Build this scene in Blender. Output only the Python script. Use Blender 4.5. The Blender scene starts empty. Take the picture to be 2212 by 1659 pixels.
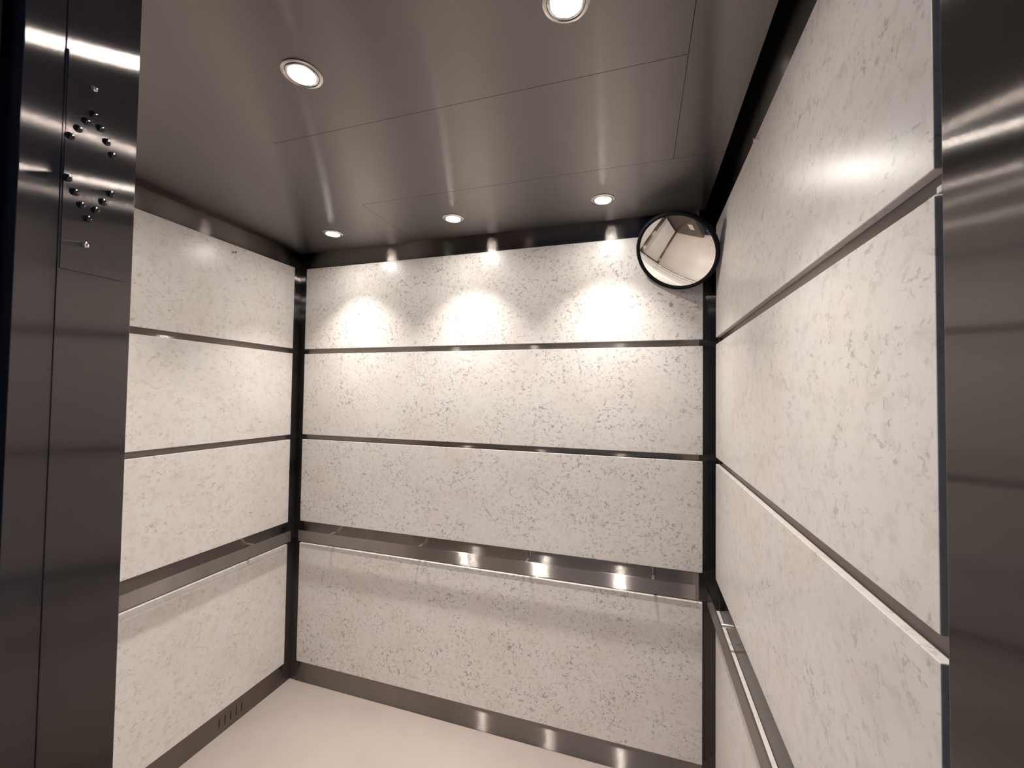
import bpy, bmesh, math, random
from mathutils import Vector, Matrix

S = bpy.context.scene
COL = S.collection

# ------------------------------------------------------------------ camera
cam_data = bpy.data.cameras.new('camera')
cam = bpy.data.objects.new('camera', cam_data)
COL.objects.link(cam)
S.camera = cam
YAW, PITCH, ROLL = 0.302154, 0.026280, 0.013842
CAM = Vector((1.86553, -0.17998, 1.61999))
cam_data.sensor_fit = 'HORIZONTAL'
cam_data.sensor_width = 36.0
cam_data.lens = 884.637 / 2212 * 36.0
cam_data.clip_start = 0.01
r = Vector((math.cos(YAW), math.sin(YAW), 0))
fw = Vector((-math.sin(YAW) * math.cos(PITCH), math.cos(YAW) * math.cos(PITCH), math.sin(PITCH)))
up = r.cross(fw)
r2 = r * math.cos(ROLL) + up * math.sin(ROLL)
u2 = up * math.cos(ROLL) - r * math.sin(ROLL)
M3 = Matrix((r2, u2, -fw)).transposed()
cam.matrix_world = Matrix.Translation(CAM) @ M3.to_4x4()

# ------------------------------------------------------------------ world, exposure
world = bpy.data.worlds.new('world')
S.world = world
world.use_nodes = True
bg = world.node_tree.nodes['Background']
bg.inputs['Color'].default_value = (0.38, 0.54, 1.0, 1)
bg.inputs['Strength'].default_value = 0.14
S.view_settings.view_transform = 'Standard'
S.view_settings.look = 'None'
S.view_settings.gamma = 1.0
S.view_settings.use_curve_mapping = False
S.view_settings.exposure = 0.12
S.cycles.use_denoising = True
S.cycles.max_bounces = 10
S.cycles.diffuse_bounces = 6
S.cycles.glossy_bounces = 8
S.cycles.sample_clamp_indirect = 6.0
LAMP_W = 4.3
LAMP_COL = (1.0, 0.945, 0.875)
LENS_STRENGTH = 230.0

# ------------------------------------------------------------------ dimensions (metres)
W, D, H = 2.16, 1.69065, 2.3958       # panel faces x=0..W, y=D ; ceiling height
d = 0.0159                            # panels stand this far off the metal wall
g = 0.0422                            # metal strip left bare in the corners
YF = 0.314                            # inner face of the front wall
YP = 0.3565                           # near edge of side panels
DC = 0.0399                           # ceiling edge inset from panel faces
BANDS = [(1.8634, 2.3222), (1.3799, 1.8354), (0.8943, 1.3526), (0.1190, 0.7707)]
RAIL_E, RAIL_T, RAIL_ZB, RAIL_ZT = 0.0326, 0.006, 0.7953, 0.8544

# ------------------------------------------------------------------ materials
def newmat(name):
    m = bpy.data.materials.new(name); m.use_nodes = True
    nt = m.node_tree
    return m, nt, nt.nodes['Principled BSDF']

def sock(nt, node, i, val):
    if hasattr(val, 'is_output') or isinstance(val, bpy.types.NodeSocket): nt.links.new(val, node.inputs[i])
    else: node.inputs[i].default_value = val

def vmath(nt, op, a, b=None):
    n = nt.nodes.new('ShaderNodeVectorMath'); n.operation = op
    sock(nt, n, 0, a)
    if b is not None: sock(nt, n, 1, b)
    return n.outputs[0]

def fmath(nt, op, a, b=None, clamp=False):
    n = nt.nodes.new('ShaderNodeMath'); n.operation = op; n.use_clamp = clamp
    sock(nt, n, 0, a)
    if b is not None: sock(nt, n, 1, b)
    return n.outputs[0]

def noise(nt, vec, scale, detail=2, rough=0.5, out='Fac'):
    n = nt.nodes.new('ShaderNodeTexNoise')
    n.inputs['Scale'].default_value = scale; n.inputs['Detail'].default_value = detail
    n.inputs['Roughness'].default_value = rough
    nt.links.new(vec, n.inputs['Vector'])
    return n.outputs[out]

def ramp(nt, fac, stops):
    n = nt.nodes.new('ShaderNodeValToRGB')
    e = n.color_ramp.elements
    while len(e) > 1: e.remove(e[-1])
    e[0].position, e[0].color = stops[0][0], (*stops[0][1], 1)
    for p, c in stops[1:]:
        x = e.new(p); x.color = (*c, 1)
    nt.links.new(fac, n.inputs['Fac'])
    return n.outputs['Color']

def mix(nt, fac, a, b, mode='MIX'):
    n = nt.nodes.new('ShaderNodeMix'); n.data_type = 'RGBA'; n.blend_type = mode
    sock(nt, n, 0, fac); sock(nt, n, 6, a); sock(nt, n, 7, b)
    return n.outputs[2]

def brushed(name, grain, col=(0.36, 0.335, 0.315), rough=0.15, aniso=1.0, contrast=0.05, spread=0.62):
    """brushed stainless steel; grain = direction of the brush lines"""
    m, nt, p = newmat(name)
    geo = nt.nodes.new('ShaderNodeNewGeometry')
    gv = nt.nodes.new('ShaderNodeCombineXYZ')
    for i in range(3): gv.inputs[i].default_value = grain[i]
    tan = vmath(nt, 'NORMALIZE', vmath(nt, 'CROSS_PRODUCT', geo.outputs['Normal'], gv.outputs[0]))
    nt.links.new(tan, p.inputs['Tangent'])
    # microscopic grooves: the normal leans at random, only across the brush lines
    wn = nt.nodes.new('ShaderNodeTexWhiteNoise'); wn.noise_dimensions = '3D'
    nt.links.new(vmath(nt, 'MULTIPLY', geo.outputs['Position'], (9731.0, 8237.0, 7919.0)), wn.inputs['Vector'])
    u = fmath(nt, 'SUBTRACT', fmath(nt, 'MULTIPLY', wn.outputs['Value'], 2.0), 1.0)
    lean = fmath(nt, 'MULTIPLY', fmath(nt, 'TANGENT', fmath(nt, 'MULTIPLY', u, 1.15)), spread)
    sc = nt.nodes.new('ShaderNodeVectorMath'); sc.operation = 'SCALE'
    nt.links.new(tan, sc.inputs[0]); nt.links.new(lean, sc.inputs['Scale'])
    nn = vmath(nt, 'NORMALIZE', vmath(nt, 'ADD', geo.outputs['Normal'], sc.outputs[0]))
    nt.links.new(nn, p.inputs['Normal'])
    k = tuple(3.0 if abs(grain[i]) > .5 else 900.0 for i in range(3))
    v = vmath(nt, 'MULTIPLY', geo.outputs['Position'], k)
    n1 = noise(nt, v, 1.0, 2, 0.6)
    v2 = vmath(nt, 'MULTIPLY', geo.outputs['Position'], (1.0, 1.0, 1.0))
    n2 = noise(nt, v2, 2.3, 3, 0.55)
    lo = tuple(c * (1 - contrast) for c in col); hi = tuple(min(1, c * (1 + contrast)) for c in col)
    c1 = ramp(nt, n1, [(0.3, lo), (0.7, hi)])
    c2 = mix(nt, 0.5, c1, ramp(nt, n2, [(0.3, lo), (0.7, hi)]))
    nt.links.new(c2, p.inputs['Base Color'])
    rr = nt.nodes.new('ShaderNodeMapRange')
    rr.inputs['From Min'].default_value = 0.3; rr.inputs['From Max'].default_value = 0.7
    rr.inputs['To Min'].default_value = rough * 0.93; rr.inputs['To Max'].default_value = rough * 1.07
    nt.links.new(n1, rr.inputs['Value']); nt.links.new(rr.outputs[0], p.inputs['Roughness'])
    p.inputs['Metallic'].default_value = 1.0
    p.inputs['Anisotropic'].default_value = aniso
    return m

def laminate(name, stretch, lo1=0.52, lo2=0.55, amt=0.74, soft_amt=0.30, k=1.0):
    """off white laminate with short grey brown squiggles in loose clusters"""
    m, nt, p = newmat(name)
    geo = nt.nodes.new('ShaderNodeNewGeometry')
    pos = vmath(nt, 'MULTIPLY', geo.outputs['Position'], stretch)
    w1 = noise(nt, pos, 40, 3, 0.65, 'Color')
    w1 = vmath(nt, 'SUBTRACT', w1, (0.5, 0.5, 0.5))
    w1 = vmath(nt, 'MULTIPLY', w1, (0.040, 0.040, 0.040))
    wp = vmath(nt, 'ADD', pos, w1)
    def veins(scale, width, mscale, mlo, mhi, off):
        vp = vmath(nt, 'ADD', wp, off)
        vo = nt.nodes.new('ShaderNodeTexVoronoi'); vo.feature = 'DISTANCE_TO_EDGE'
        vo.inputs['Scale'].default_value = scale
        nt.links.new(vp, vo.inputs['Vector'])
        line = ramp(nt, vo.outputs['Distance'], [(0.0, (1, 1, 1)), (width * .35, (.8, .8, .8)), (width, (0, 0, 0))])
        msk = ramp(nt, noise(nt, vmath(nt, 'ADD', pos, off), mscale, 2, 0.6), [(mlo, (0, 0, 0)), (mhi, (1, 1, 1))])
        return mix(nt, 1.0, line, msk, 'MULTIPLY')
    a = veins(36 * k, 0.085, 52 * k, lo1, lo1 + 0.10, (3.1, 1.7, 5.3))
    b = veins(62 * k, 0.12, 75 * k, lo2, lo2 + 0.10, (7.7, 4.2, 2.9))
    ab = mix(nt, 1.0, a, b, 'LIGHTEN')
    cl = ramp(nt, noise(nt, pos, 7.5, 3, 0.6), [(0.34, (.12, .12, .12)), (0.62, (1, 1, 1))])
    v = mix(nt, 1.0, ab, cl, 'MULTIPLY')
    base = ramp(nt, noise(nt, pos, 5.0, 4, 0.6), [(0.3, (0.67, 0.615, 0.58)), (0.5, (0.70, 0.655, 0.625)), (0.72, (0.71, 0.68, 0.665))])
    soft = ramp(nt, noise(nt, wp, 26, 3, 0.65), [(0.50, (0, 0, 0)), (0.72, (1, 1, 1))])
    soft = fmath(nt, 'MULTIPLY', soft, soft_amt)
    base = mix(nt, soft, base, (0.47, 0.43, 0.39, 1))
    fac = fmath(nt, 'MULTIPLY', v, amt)
    c = mix(nt, fac, base, (0.19, 0.165, 0.15, 1))
    nt.links.new(c, p.inputs['Base Color'])
    p.inputs['Roughness'].default_value = 0.30
    p.inputs['Specular IOR Level'].default_value = 0.5
    return m

def plain(name, col, rough=0.5, metal=0.0, var=0.08, scale=40):
    m, nt, p = newmat(name)
    geo = nt.nodes.new('ShaderNodeNewGeometry')
    n = noise(nt, geo.outputs['Position'], scale, 3, 0.6)
    c = ramp(nt, n, [(0.3, tuple(x * (1 - var) for x in col)), (0.7, tuple(min(1, x * (1 + var)) for x in col))])
    nt.links.new(c, p.inputs['Base Color'])
    p.inputs['Roughness'].default_value = rough; p.inputs['Metallic'].default_value = metal
    return m

def vinyl():
    m, nt, p = newmat('floor_vinyl')
    geo = nt.nodes.new('ShaderNodeNewGeometry')
    n1 = noise(nt, geo.outputs['Position'], 3.0, 4, 0.6)
    n2 = noise(nt, geo.outputs['Position'], 160, 2, 0.6)
    c = ramp(nt, n1, [(0.3, (0.305, 0.245, 0.225)), (0.5, (0.345, 0.29, 0.262)), (0.7, (0.37, 0.325, 0.295))])
    c = mix(nt, 0.5, c, ramp(nt, n2, [(0.3, (0.325, 0.27, 0.245)), (0.7, (0.36, 0.31, 0.282))]))
    sp = ramp(nt, noise(nt, geo.outputs['Position'], 55, 1, 0.5), [(0.80, (0, 0, 0)), (0.83, (1, 1, 1))])
    c = mix(nt, fmath(nt, 'MULTIPLY', sp, 0.4), c, (0.25, 0.2, 0.17, 1))
    nt.links.new(c, p.inputs['Base Color'])
    p.inputs['Roughness'].default_value = 0.34
    bmp = nt.nodes.new('ShaderNodeBump'); bmp.inputs['Strength'].default_value = 0.08
    bmp.inputs['Distance'].default_value = 0.002
    nt.links.new(n1, bmp.inputs['Height']); nt.links.new(bmp.outputs[0], p.inputs['Normal'])
    return m

M = {}
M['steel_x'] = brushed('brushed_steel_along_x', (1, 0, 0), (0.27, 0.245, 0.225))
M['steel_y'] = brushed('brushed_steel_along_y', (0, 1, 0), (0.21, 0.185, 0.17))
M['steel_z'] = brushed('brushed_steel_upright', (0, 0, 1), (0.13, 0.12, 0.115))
M['jamb'] = brushed('brushed_steel_jamb', (0, 0, 1), (0.17, 0.15, 0.143), rough=0.15)
M['ceil'] = brushed('brushed_steel_ceiling', (1, 0, 0), (0.215, 0.198, 0.190), rough=0.22, aniso=1.0, spread=0.16)
M['rail_x'] = brushed('rail_steel_along_x', (1, 0, 0), (0.38, 0.35, 0.33), rough=0.16)
M['rail_y'] = brushed('rail_steel_along_y', (0, 1, 0), (0.38, 0.35, 0.33), rough=0.16)
M['lam_back'] = laminate('laminate_back', (1.0, 1.0, 1.1), 0.51, 0.54, 0.86, 0.34, 0.84)
M['lam_side'] = laminate('laminate_side', (1.0, 1.0, 1.15), 0.54, 0.58, 0.56, 0.46, 0.82)
M['vinyl'] = vinyl()
M['chrome'] = plain('polished_steel', (0.72, 0.70, 0.68), 0.12, 1.0, 0.02)
M['satin'] = plain('satin_steel', (0.85, 0.82, 0.78), 0.38, 1.0, 0.03)
M['trim'] = plain('lamp_trim_metal', (0.62, 0.58, 0.54), 0.22, 1.0, 0.03)
M['black'] = plain('matt_black', (0.008, 0.008, 0.009), 0.6)
M['dark'] = plain('dark_paint_and_shade', (0.02, 0.02, 0.022), 0.8)
M['rubber'] = plain('black_rubber', (0.006, 0.0065, 0.008), 0.65)
M['rubber'].node_tree.nodes['Principled BSDF'].inputs['Specular IOR Level'].default_value = 0.12
M['lensblack'] = plain('smoked_lens', (0.004, 0.004, 0.004), 0.08)
M['mirror'] = plain('mirror_glass', (0.90, 0.89, 0.87), 0.015, 1.0, 0.0)
M['cream'] = plain('cream_plate', (0.62, 0.55, 0.43), 0.5)
M['white'] = plain('white_plastic', (0.75, 0.72, 0.70), 0.5)
M['hall'] = plain('hall_floor', (0.16, 0.15, 0.15), 0.7)
m, nt, p = newmat('lamp_lens')
p.inputs['Base Color'].default_value = (0.9, 0.9, 0.88, 1)
p.inputs['Emission Color'].default_value = (*LAMP_COL, 1)
p.inputs['Emission Strength'].default_value = LENS_STRENGTH
M['lens'] = m

# ------------------------------------------------------------------ mesh helpers
def box(bm, a, b, bevel=0.0, seg=2):
    a, b = Vector(a), Vector(b)
    c, s = (a + b) / 2, b - a
    q = bmesh.ops.create_cube(bm, size=1.0, matrix=Matrix.Translation(c) @ Matrix.Diagonal((*s, 1)))
    if bevel:
        vs = set(q['verts'])
        es = [e for e in bm.edges if e.verts[0] in vs and e.verts[1] in vs]
        bmesh.ops.bevel(bm, geom=es, offset=bevel, segments=seg, affect='EDGES', profile=0.5)

def rod(bm, a, b, r0, r1=None, n=20, cap=True):
    a, b = Vector(a), Vector(b)
    z = b - a
    q = z.to_track_quat('Z', 'Y').to_matrix().to_4x4()
    bmesh.ops.create_cone(bm, cap_ends=cap, segments=n, radius1=r0, radius2=r0 if r1 is None else r1,
                          depth=z.length, matrix=Matrix.Translation((a + b) / 2) @ q)

def lathe(bm, prof, mat=Matrix.Identity(4), n=48, close=False):
    """prof = [(radius, height)], spun round local z"""
    rings = []
    for (rr, h) in prof:
        if rr < 1e-6: rings.append([bm.verts.new(mat @ Vector((0, 0, h)))])
        else: rings.append([bm.verts.new(mat @ Vector((rr * math.cos(2 * math.pi * i / n), rr * math.sin(2 * math.pi * i / n), h))) for i in range(n)])
    pairs = list(zip(rings[:-1], rings[1:]))
    if close: pairs.append((rings[-1], rings[0]))
    for A, B in pairs:
        for i in range(n):
            j = (i + 1) % n
            if len(A) == 1 and len(B) == 1: continue
            if len(A) == 1: bm.faces.new((A[0], B[i], B[j]))
            elif len(B) == 1: bm.faces.new((A[i], A[j], B[0]))
            else: bm.faces.new((A[i], A[j], B[j], B[i]))

def obj(name, bm, mat, parent=None, smooth=False, loc=None):
    bmesh.ops.recalc_face_normals(bm, faces=bm.faces)
    me = bpy.data.meshes.new(name)
    bm.to_mesh(me); bm.free()
    if smooth:
        for f in me.polygons: f.use_smooth = True
        try: me.set_sharp_from_angle(angle=math.radians(35))
        except Exception: pass
    me.materials.append(mat)
    o = bpy.data.objects.new(name, me); COL.objects.link(o)
    if parent is not None: o.parent = parent
    if loc is not None: o.location = loc
    return o

def tag(o, label=None, cat=None, group=None, kind=None):
    if label: o['label'] = label
    if cat: o['category'] = cat
    if group: o['group'] = group
    if kind: o['kind'] = kind
    return o

def struct(name, bm, mat, parent=None, smooth=False):
    o = obj(name, bm, mat, parent, smooth)
    if parent is None: o['kind'] = 'structure'
    return o

def empty(name, loc, rot=None):
    e = bpy.data.objects.new(name, None); COL.objects.link(e)
    e.empty_display_size = 0.05
    e.location = loc
    if rot is not None: e.rotation_euler = rot
    return e

TOP = 2.62
# ------------------------------------------------------------------ shell
bm = bmesh.new(); box(bm, (-0.10, 0.205, -0.03), (W + 0.10, D + 0.10, 0.0)); struct('floor', bm, M['vinyl'])
bm = bmesh.new(); box(bm, (-d - 0.03, YF, 0), (-d, D + d + 0.03, TOP)); struct('wall_left', bm, M['steel_z'])
bm = bmesh.new(); box(bm, (-d, D + d, 0), (W + d, D + d + 0.03, TOP)); struct('wall_back', bm, M['steel_x'])
bm = bmesh.new(); box(bm, (W + d, YF, 0), (W + d + 0.03, D + d + 0.03, TOP)); struct('wall_right', bm, M['steel_z'])

XJL, XJR, YO = 0.985, 2.142, 0.2185
bm = bmesh.new(); box(bm, (-d - 0.03, YO, 0), (XJL, YF + 0.0045, TOP), 0.0014, 3); struct('wall_front_left', bm, M['jamb'])
bm = bmesh.new(); box(bm, (XJR, 0.12, 0), (W + d + 0.03, YF, TOP), 0.0022, 3); struct('wall_front_right', bm, M['jamb'])
bm = bmesh.new(); box(bm, (XJL, YO, H), (XJR, YF, TOP)); struct('trim_1', bm, M['ceil'])

# upright strips that line the corners (brush lines run upright)
T = 0.0012
for nm, a, b in (('trim_2', (-d, D + d - T, 0), (g + 0.012, D + d, TOP)),
                 ('trim_3', (-d, D - g - 0.012, 0), (-d + T, D + d - T, TOP)),
                 ('trim_4', (W - g - 0.012, D + d - T, 0), (W + d, D + d, TOP)),
                 ('trim_5', (W + d - T, D - g - 0.012, 0), (W + d, D + d - T, TOP))):
    bm = bmesh.new(); box(bm, a, b); struct(nm, bm, M['steel_z'])
# horizontal liners behind the grooves of the side walls, brushed lengthwise
def liner(nm, side, z0, z1):
    bm = bmesh.new()
    if side == 'left': box(bm, (-d, YF, z0), (-d + T * .8, D - g - 0.012, z1))
    else: box(bm, (W + d - T * .8, YF, z0), (W + d, D - g - 0.012, z1))
    struct(nm, bm, M['steel_y'])
k = 6
for side in ('left', 'right'):
    for z0, z1 in ((0.7607, 0.9043), (1.3426, 1.3899), (1.8254, 1.8734), (2.3122, TOP)):
        liner('trim_%d' % k, side, z0, z1); k += 1

# baseboards
BT = 0.0016
bm = bmesh.new(); box(bm, (g + 0.0, D + d - BT, 0.0), (W - g, D + d, 0.125)); struct('baseboard_back', bm, M['steel_x'])
bm = bmesh.new(); box(bm, (W + d - BT, YF, 0.0), (W + d, D - g, 0.125)); struct('baseboard_right', bm, M['steel_y'])
slots = [1.296, 1.3245, 1.353, 1.3815, 1.410]
bm = bmesh.new()
y0 = YF
SW = 0.0026
for y in slots:
    box(bm, (-d, y0, 0.0), (-d + BT, y - SW, 0.125))
    box(bm, (-d, y - SW, 0.0), (-d + BT, y + SW, 0.032))
    box(bm, (-d, y - SW, 0.075), (-d + BT, y + SW, 0.125))
    y0 = y + SW
box(bm, (-d, y0, 0.0), (-d + BT, D - g, 0.125))
bl = struct('baseboard_left', bm, M['steel_y'])
for y in slots:
    bm = bmesh.new(); box(bm, (-d, y - SW, 0.032), (-d + 0.0004, y + SW, 0.075))
    o = obj('vent_slot', bm, M['black'], bl); o['label'] = 'narrow dark vent slot'

# suspended ceiling of brushed sheets with hairline joints, void above it
cx0, cx1, cy0, cy1 = DC, W - DC, 0.3195, D - DC
sheets = [(cx0, 0.7675, cy0, cy1), (0.7675, 1.9665, cy0, 0.7999), (0.7675, 1.9665, 0.8011, 1.2279),
          (0.7687, cx1, 1.2291, cy1), (1.9677, cx1, cy0, 1.2279)]
bm = bmesh.new()
for (a, b, c_, e) in sheets: box(bm, (a, c_, H), (b, e, H + 0.012))
struct('ceiling', bm, M['ceil'])
bm = bmesh.new(); box(bm, (cx0 + .01, cy0 + .01, H + 0.012), (cx1 - .01, cy1 - .01, H + 0.03)); struct('ceiling_tray', bm, M['dark'])
bm = bmesh.new(); box(bm, (-d - .03, 0.10, TOP), (W + d + .03, D + d + .03, TOP + .02)); struct('ceiling_void', bm, M['dark'])

# retracted car door whose leading edge shows beside the jamb, sill and landing
bm = bmesh.new(); box(bm, (0.02, 0.172, 0.008), (0.9846, 0.2182, 2.34), 0.0012, 3)
struct('door_1', bm, M['jamb'])
bm = bmesh.new()
box(bm, (-0.05, 0.07, -0.03), (W + .05, 0.205, 0.0))
for y in (0.125, 0.15, 0.175): box(bm, (-0.05, y, 0.0), (W + .05, y + .010, 0.003))
struct('trim_20', bm, M['chrome'])
bm = bmesh.new(); box(bm, (-0.6, -2.6, -0.04), (W + .8, 0.07, 0.0)); struct('floor_landing', bm, M['hall'])
bm = bmesh.new(); box(bm, (-0.6, 0.02, 0), (0.962, 0.158, 2.62)); struct('wall_landing', bm, M['dark'])  # near-black colour stands in for the unlit landing; widened to cover the door face

# ------------------------------------------------------------------ laminate wall panels
where = {0: 'topmost', 1: 'upper middle', 2: 'lower middle', 3: 'lowest'}
extra = {0: 'under the metal frieze', 1: 'between metal grooves', 2: 'above the handrail', 3: 'below the handrail'}
def panel(side, i):
    z0, z1 = BANDS[i]
    e = 0.0012
    bm = bmesh.new()
    if side == 'left': a, b, mt = (-d + T, YP, z0), (0, D - g, z1), M['lam_side']
    elif side == 'right': a, b, mt = (W, YP, z0), (W + d - T, D - g, z1), M['lam_side']
    else: a, b, mt = (g, D, z0), (W - g, D + d - T, z1), M['lam_back']
    if i == 3:
        if side == 'left': a = (-d + BT, YP, z0)
        elif side == 'right': b = (W + d - BT, D - g, z1)
        else: b = (W - g, D + d - BT, z1)
    c = (Vector(a) + Vector(b)) / 2; c.z = z0
    box(bm, Vector(a) - c, Vector(b) - c, e, 2)
    o = obj('laminate_panel', bm, mt, loc=c)
    tag(o, 'speckled off white laminate panel, %s on the %s wall, %s' % (where[i], side, extra[i]), 'wall panel',
        'laminate panels on the %s wall' % side)
for side in ('left', 'back', 'right'):
    for i in range(4): panel(side, i)

# ------------------------------------------------------------------ handrails
def handrail(side, p0, p1, brs, label):
    """p0, p1 = ends of the bar along the wall; brs = bracket positions"""
    zc = (RAIL_ZB + RAIL_ZT) / 2
    if side == 'back': root = empty('handrail', ((p0 + p1) / 2, D + d, RAIL_ZB)); mt = M['rail_x']
    elif side == 'left': root = empty('handrail', (-d, (p0 + p1) / 2, RAIL_ZB)); mt = M['rail_y']
    else: root = empty('handrail', (W + d, (p0 + p1) / 2, RAIL_ZB)); mt = M['rail_y']
    def wp(s, e, z):   # s along wall, e = distance from panel face into the cab
        if side == 'back': v = Vector((s, D - e, z))
        elif side == 'left': v = Vector((e, s, z))
        else: v = Vector((W - e, s, z))
        return v - root.location
    def bx(bm, s0, s1, e0, e1, z0, z1, bev):
        A, B = wp(s0, e0, z0), wp(s1, e1, z1)
        box(bm, [min(A[i], B[i]) for i in range(3)], [max(A[i], B[i]) for i in range(3)], bev, 3)
    bm = bmesh.new(); bx(bm, p0, p1, RAIL_E - RAIL_T, RAIL_E, RAIL_ZB, RAIL_ZT, 0.0014)
    obj('bar', bm, mt, root)
    for s in brs:
        bm = bmesh.new()
        zb = RAIL_ZT - 0.004
        rod(bm, wp(s, -d + T, zb), wp(s, RAIL_E - RAIL_T, zb), 0.0062, n=24)
        obj('bracket', bm, M['satin'], root, True)
    tag(root, label, 'handrail', 'flat bar handrails')
    return root
handrail('back', 0.0629, 2.0884, (0.275, 0.815, 1.372, 1.925), 'flat brushed steel handrail across the back wall')
handrail('left', 0.375, 1.640, (0.45, 0.84, 1.413), 'flat brushed steel handrail on the left wall, partly hidden by the door jamb')
handrail('right', 0.375, 1.654, (0.42, 0.74, 1.378), 'flat brushed steel handrail on the right wall, running towards the viewer')

# ------------------------------------------------------------------ ceiling downlights
def make_light():
    root = empty('downlight', (0, 0, 0))
    bm = bmesh.new()
    lathe(bm, [(0.0470, 0.0), (0.0470, -0.0016), (0.0455, -0.0028), (0.0400, -0.0034), (0.0385, -0.0022), (0.0385, 0.0)], close=True)
    obj('trim_ring', bm, M['trim'], root, True)
    bm = bmesh.new()
    lathe(bm, [(0.0372, 0.0), (0.0372, -0.0030), (0.0355, -0.0042), (0.0330, -0.0046), (0.0315, -0.0036), (0.0315, 0.0)], close=True)
    obj('inner_ring', bm, M['chrome'], root, True)
    bm = bmesh.new()
    lathe(bm, [(0.0, -0.0062), (0.010, -0.0059), (0.020, -0.0050), (0.027, -0.0036), (0.0305, -0.0012), (0.0305, 0.0)])
    obj('lamp_lens', bm, M['lens'], root, True)
    ld = bpy.data.lights.new('lamp_light', 'AREA'); ld.shape = 'DISK'; ld.size = 0.052
    ld.energy = LAMP_W; ld.color = LAMP_COL; ld.spread = math.radians(89)
    lo = bpy.data.objects.new('lamp_light', ld); COL.objects.link(lo); lo.parent = root
    lo.location = (0, 0, -0.0075)
    return root
def dup(root):
    rt = root.copy(); COL.objects.link(rt)
    for ch in list(root.children):
        c = ch.copy(); COL.objects.link(c); c.parent = rt
    return rt
LAMPS = [(1.7232, 1.4500, 'round ceiling downlight in the back row beside the convex mirror'),
         (1.0744, 1.4500, 'round ceiling downlight in the middle of the back row'),
         (0.4292, 1.4500, 'round ceiling downlight in the back row nearest the left wall'),
         (1.0744, 0.6000, 'round ceiling downlight in the front row, left of the one cut by the picture top'),
         (1.7232, 0.6000, 'round ceiling downlight in the front row cut off by the top of the picture'),
         (0.3950, 0.5750, 'round ceiling downlight in the front row hidden behind the left door jamb')]
proto = make_light()
for i, (x, y, lab) in enumerate(LAMPS):
    o = proto if i == 0 else dup(proto)
    o.location = (x, y, H)
    tag(o, lab, 'ceiling light', 'recessed ceiling downlights')

# ------------------------------------------------------------------ convex mirror in the back right corner
MC = Vector((2.0003, 1.5594, 2.1964)); MN = Vector((-0.38992, -0.65448, -0.64778)).normalized(); MA, MR = 0.1510, 0.9277
root = empty('convex_mirror', MC)
z = MN; x = Vector((0, 0, 1)).cross(z).normalized(); y = z.cross(x)
root.matrix_world = Matrix.Translation(MC) @ Matrix((x, y, z)).transposed().to_4x4()
bm = bmesh.new()
th = math.asin(MA / MR); prof = []
for i in range(33):
    t = th * i / 32
    prof.append((MR * math.sin(t), MR * math.cos(t) - MR * math.cos(th)))
lathe(bm, prof, n=96)
obj('mirror_glass', bm, M['mirror'], root, True)
bm = bmesh.new()
lathe(bm, [(MA - 0.002, 0.002), (MA + 0.001, 0.0055), (MA + 0.006, 0.0065), (MA + 0.0115, 0.004), (MA + 0.0135, -0.003),
           (MA + 0.0120, -0.010), (MA + 0.007, -0.014), (MA - 0.002, -0.014)], n=96, close=True)
obj('rubber_rim', bm, M['rubber'], root, True)
bm = bmesh.new()
lathe(bm, [(MA + 0.003, -0.010), (0.13, -0.020), (0.08, -0.028), (0.0, -0.030)], n=64)
obj('back_shell', bm, M['black'], root, True)
bm = bmesh.new()
inv = root.matrix_world.inverted()
rod(bm, Vector((0, 0, -0.028)), inv @ Vector((W + 0.002, D + 0.002, 2.27)), 0.008, n=16)
rod(bm, inv @ Vector((W - 0.012, D - 0.012, 2.27)), inv @ Vector((W + 0.008, D + 0.008, 2.27)), 0.022, n=20)
obj('mounting_arm', bm, M['black'], root, True)
tag(root, 'round convex mirror with black rim mounted in the upper back right corner', 'mirror')

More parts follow.
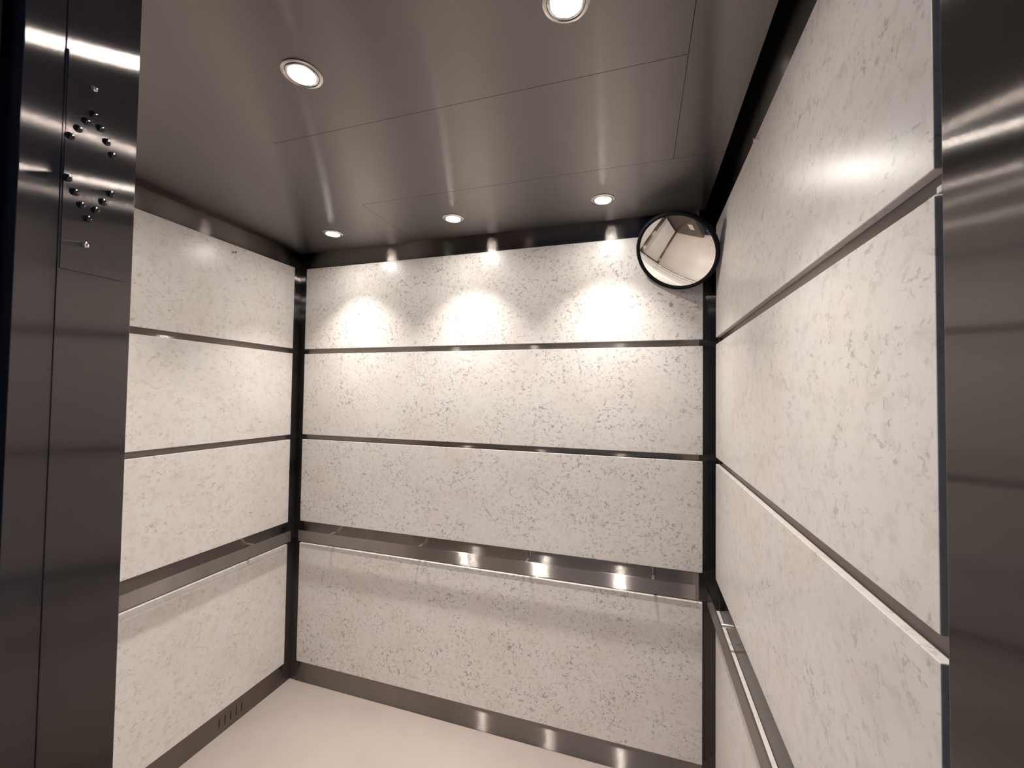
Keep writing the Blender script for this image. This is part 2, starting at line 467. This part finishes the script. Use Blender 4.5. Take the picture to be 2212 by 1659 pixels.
# ------------------------------------------------------------------ direction indicator on the left jamb
root = empty('direction_indicator', (XJL, 0.2545, 1.812))
def lp(v): return Vector(v) - root.location
bm = bmesh.new(); box(bm, lp((XJL, 0.2215, 1.812)), lp((XJL + 0.0009, 0.3105, 2.1675)), 0.0004, 2)
obj('faceplate', bm, M['jamb'], root)
holes = [(0.2550, 2.0811), (0.2458, 2.0637), (0.2362, 2.0455), (0.2268, 2.0273), (0.2645, 2.0637), (0.2735, 2.0455), (0.2822, 2.0270),
         (0.2262, 1.9588), (0.2353, 1.9400), (0.2440, 1.9222), (0.2530, 1.9030), (0.2625, 1.9218), (0.2720, 1.9405), (0.2822, 1.9588)]
R90 = Matrix.Rotation(math.radians(90), 4, 'Y')
for (y, zz) in holes:
    bm = bmesh.new()
    lathe(bm, [(0.0062, 0.0), (0.0060, 0.0006), (0.0050, 0.0010), (0.0042, 0.0016), (0.0022, 0.0024), (0.0, 0.0026)],
          Matrix.Translation(lp((XJL + 0.0009, y, zz))) @ R90, 24)
    o = obj('indicator_hole', bm, M['lensblack'], root, True); o['label'] = 'black round lens of the arrow'
for (y, zz) in ((0.2545, 2.1255), (0.2515, 1.8588)):
    bm = bmesh.new()
    lathe(bm, [(0.0048, 0.0), (0.0046, 0.0012), (0.0036, 0.0020), (0.0016, 0.0022), (0.0014, 0.0008), (0.0, 0.0008)],
          Matrix.Translation(lp((XJL + 0.0009, y, zz))) @ R90, 24)
    obj('screw', bm, M['chrome'], root, True)
tag(root, 'steel car direction indicator with up and down arrows of round holes on left jamb', 'direction indicator')

# ------------------------------------------------------------------ small fittings
def stud(pos, nx, label):
    root_ = bmesh.new()
    a = Vector((0, 0, 0))
    rod(root_, a, (nx * 0.012, 0, 0), 0.0028, n=14)
    rod(root_, (nx * 0.010, 0, 0), (nx * 0.014, 0, 0.0), 0.0058, n=18)
    o = obj('pad_stud', root_, M['chrome'], None, True, loc=pos)
    tag(o, label, 'stud', 'studs for hanging wall pads')
stud((0.0, 1.2825, 2.2859), 1, 'tiny metal stud near the top of the left wall panel')
stud((W, 1.0128, 2.2963), -1, 'tiny metal stud near the top of the right wall panel')
bm = bmesh.new(); box(bm, (-0.004, -0.004, -0.0035), (0.010, 0.0045, 0.004), 0.001, 2)
o = obj('groove_plug', bm, M['white'], loc=(W + 0.0045, 0.3500, 1.8386))
tag(o, 'small whitish plug at the near end of the right wall groove', 'plug')
bm = bmesh.new(); box(bm, (-0.07, 0, 0), (0.07, 0.002, 0.23), 0.0006, 2)
o = obj('notice_plate', bm, M['cream'], loc=(0.76, YF + 0.0045, 0.38))
tag(o, 'cream plate on the front wall seen as a pale rectangle in the convex mirror', 'notice plate')
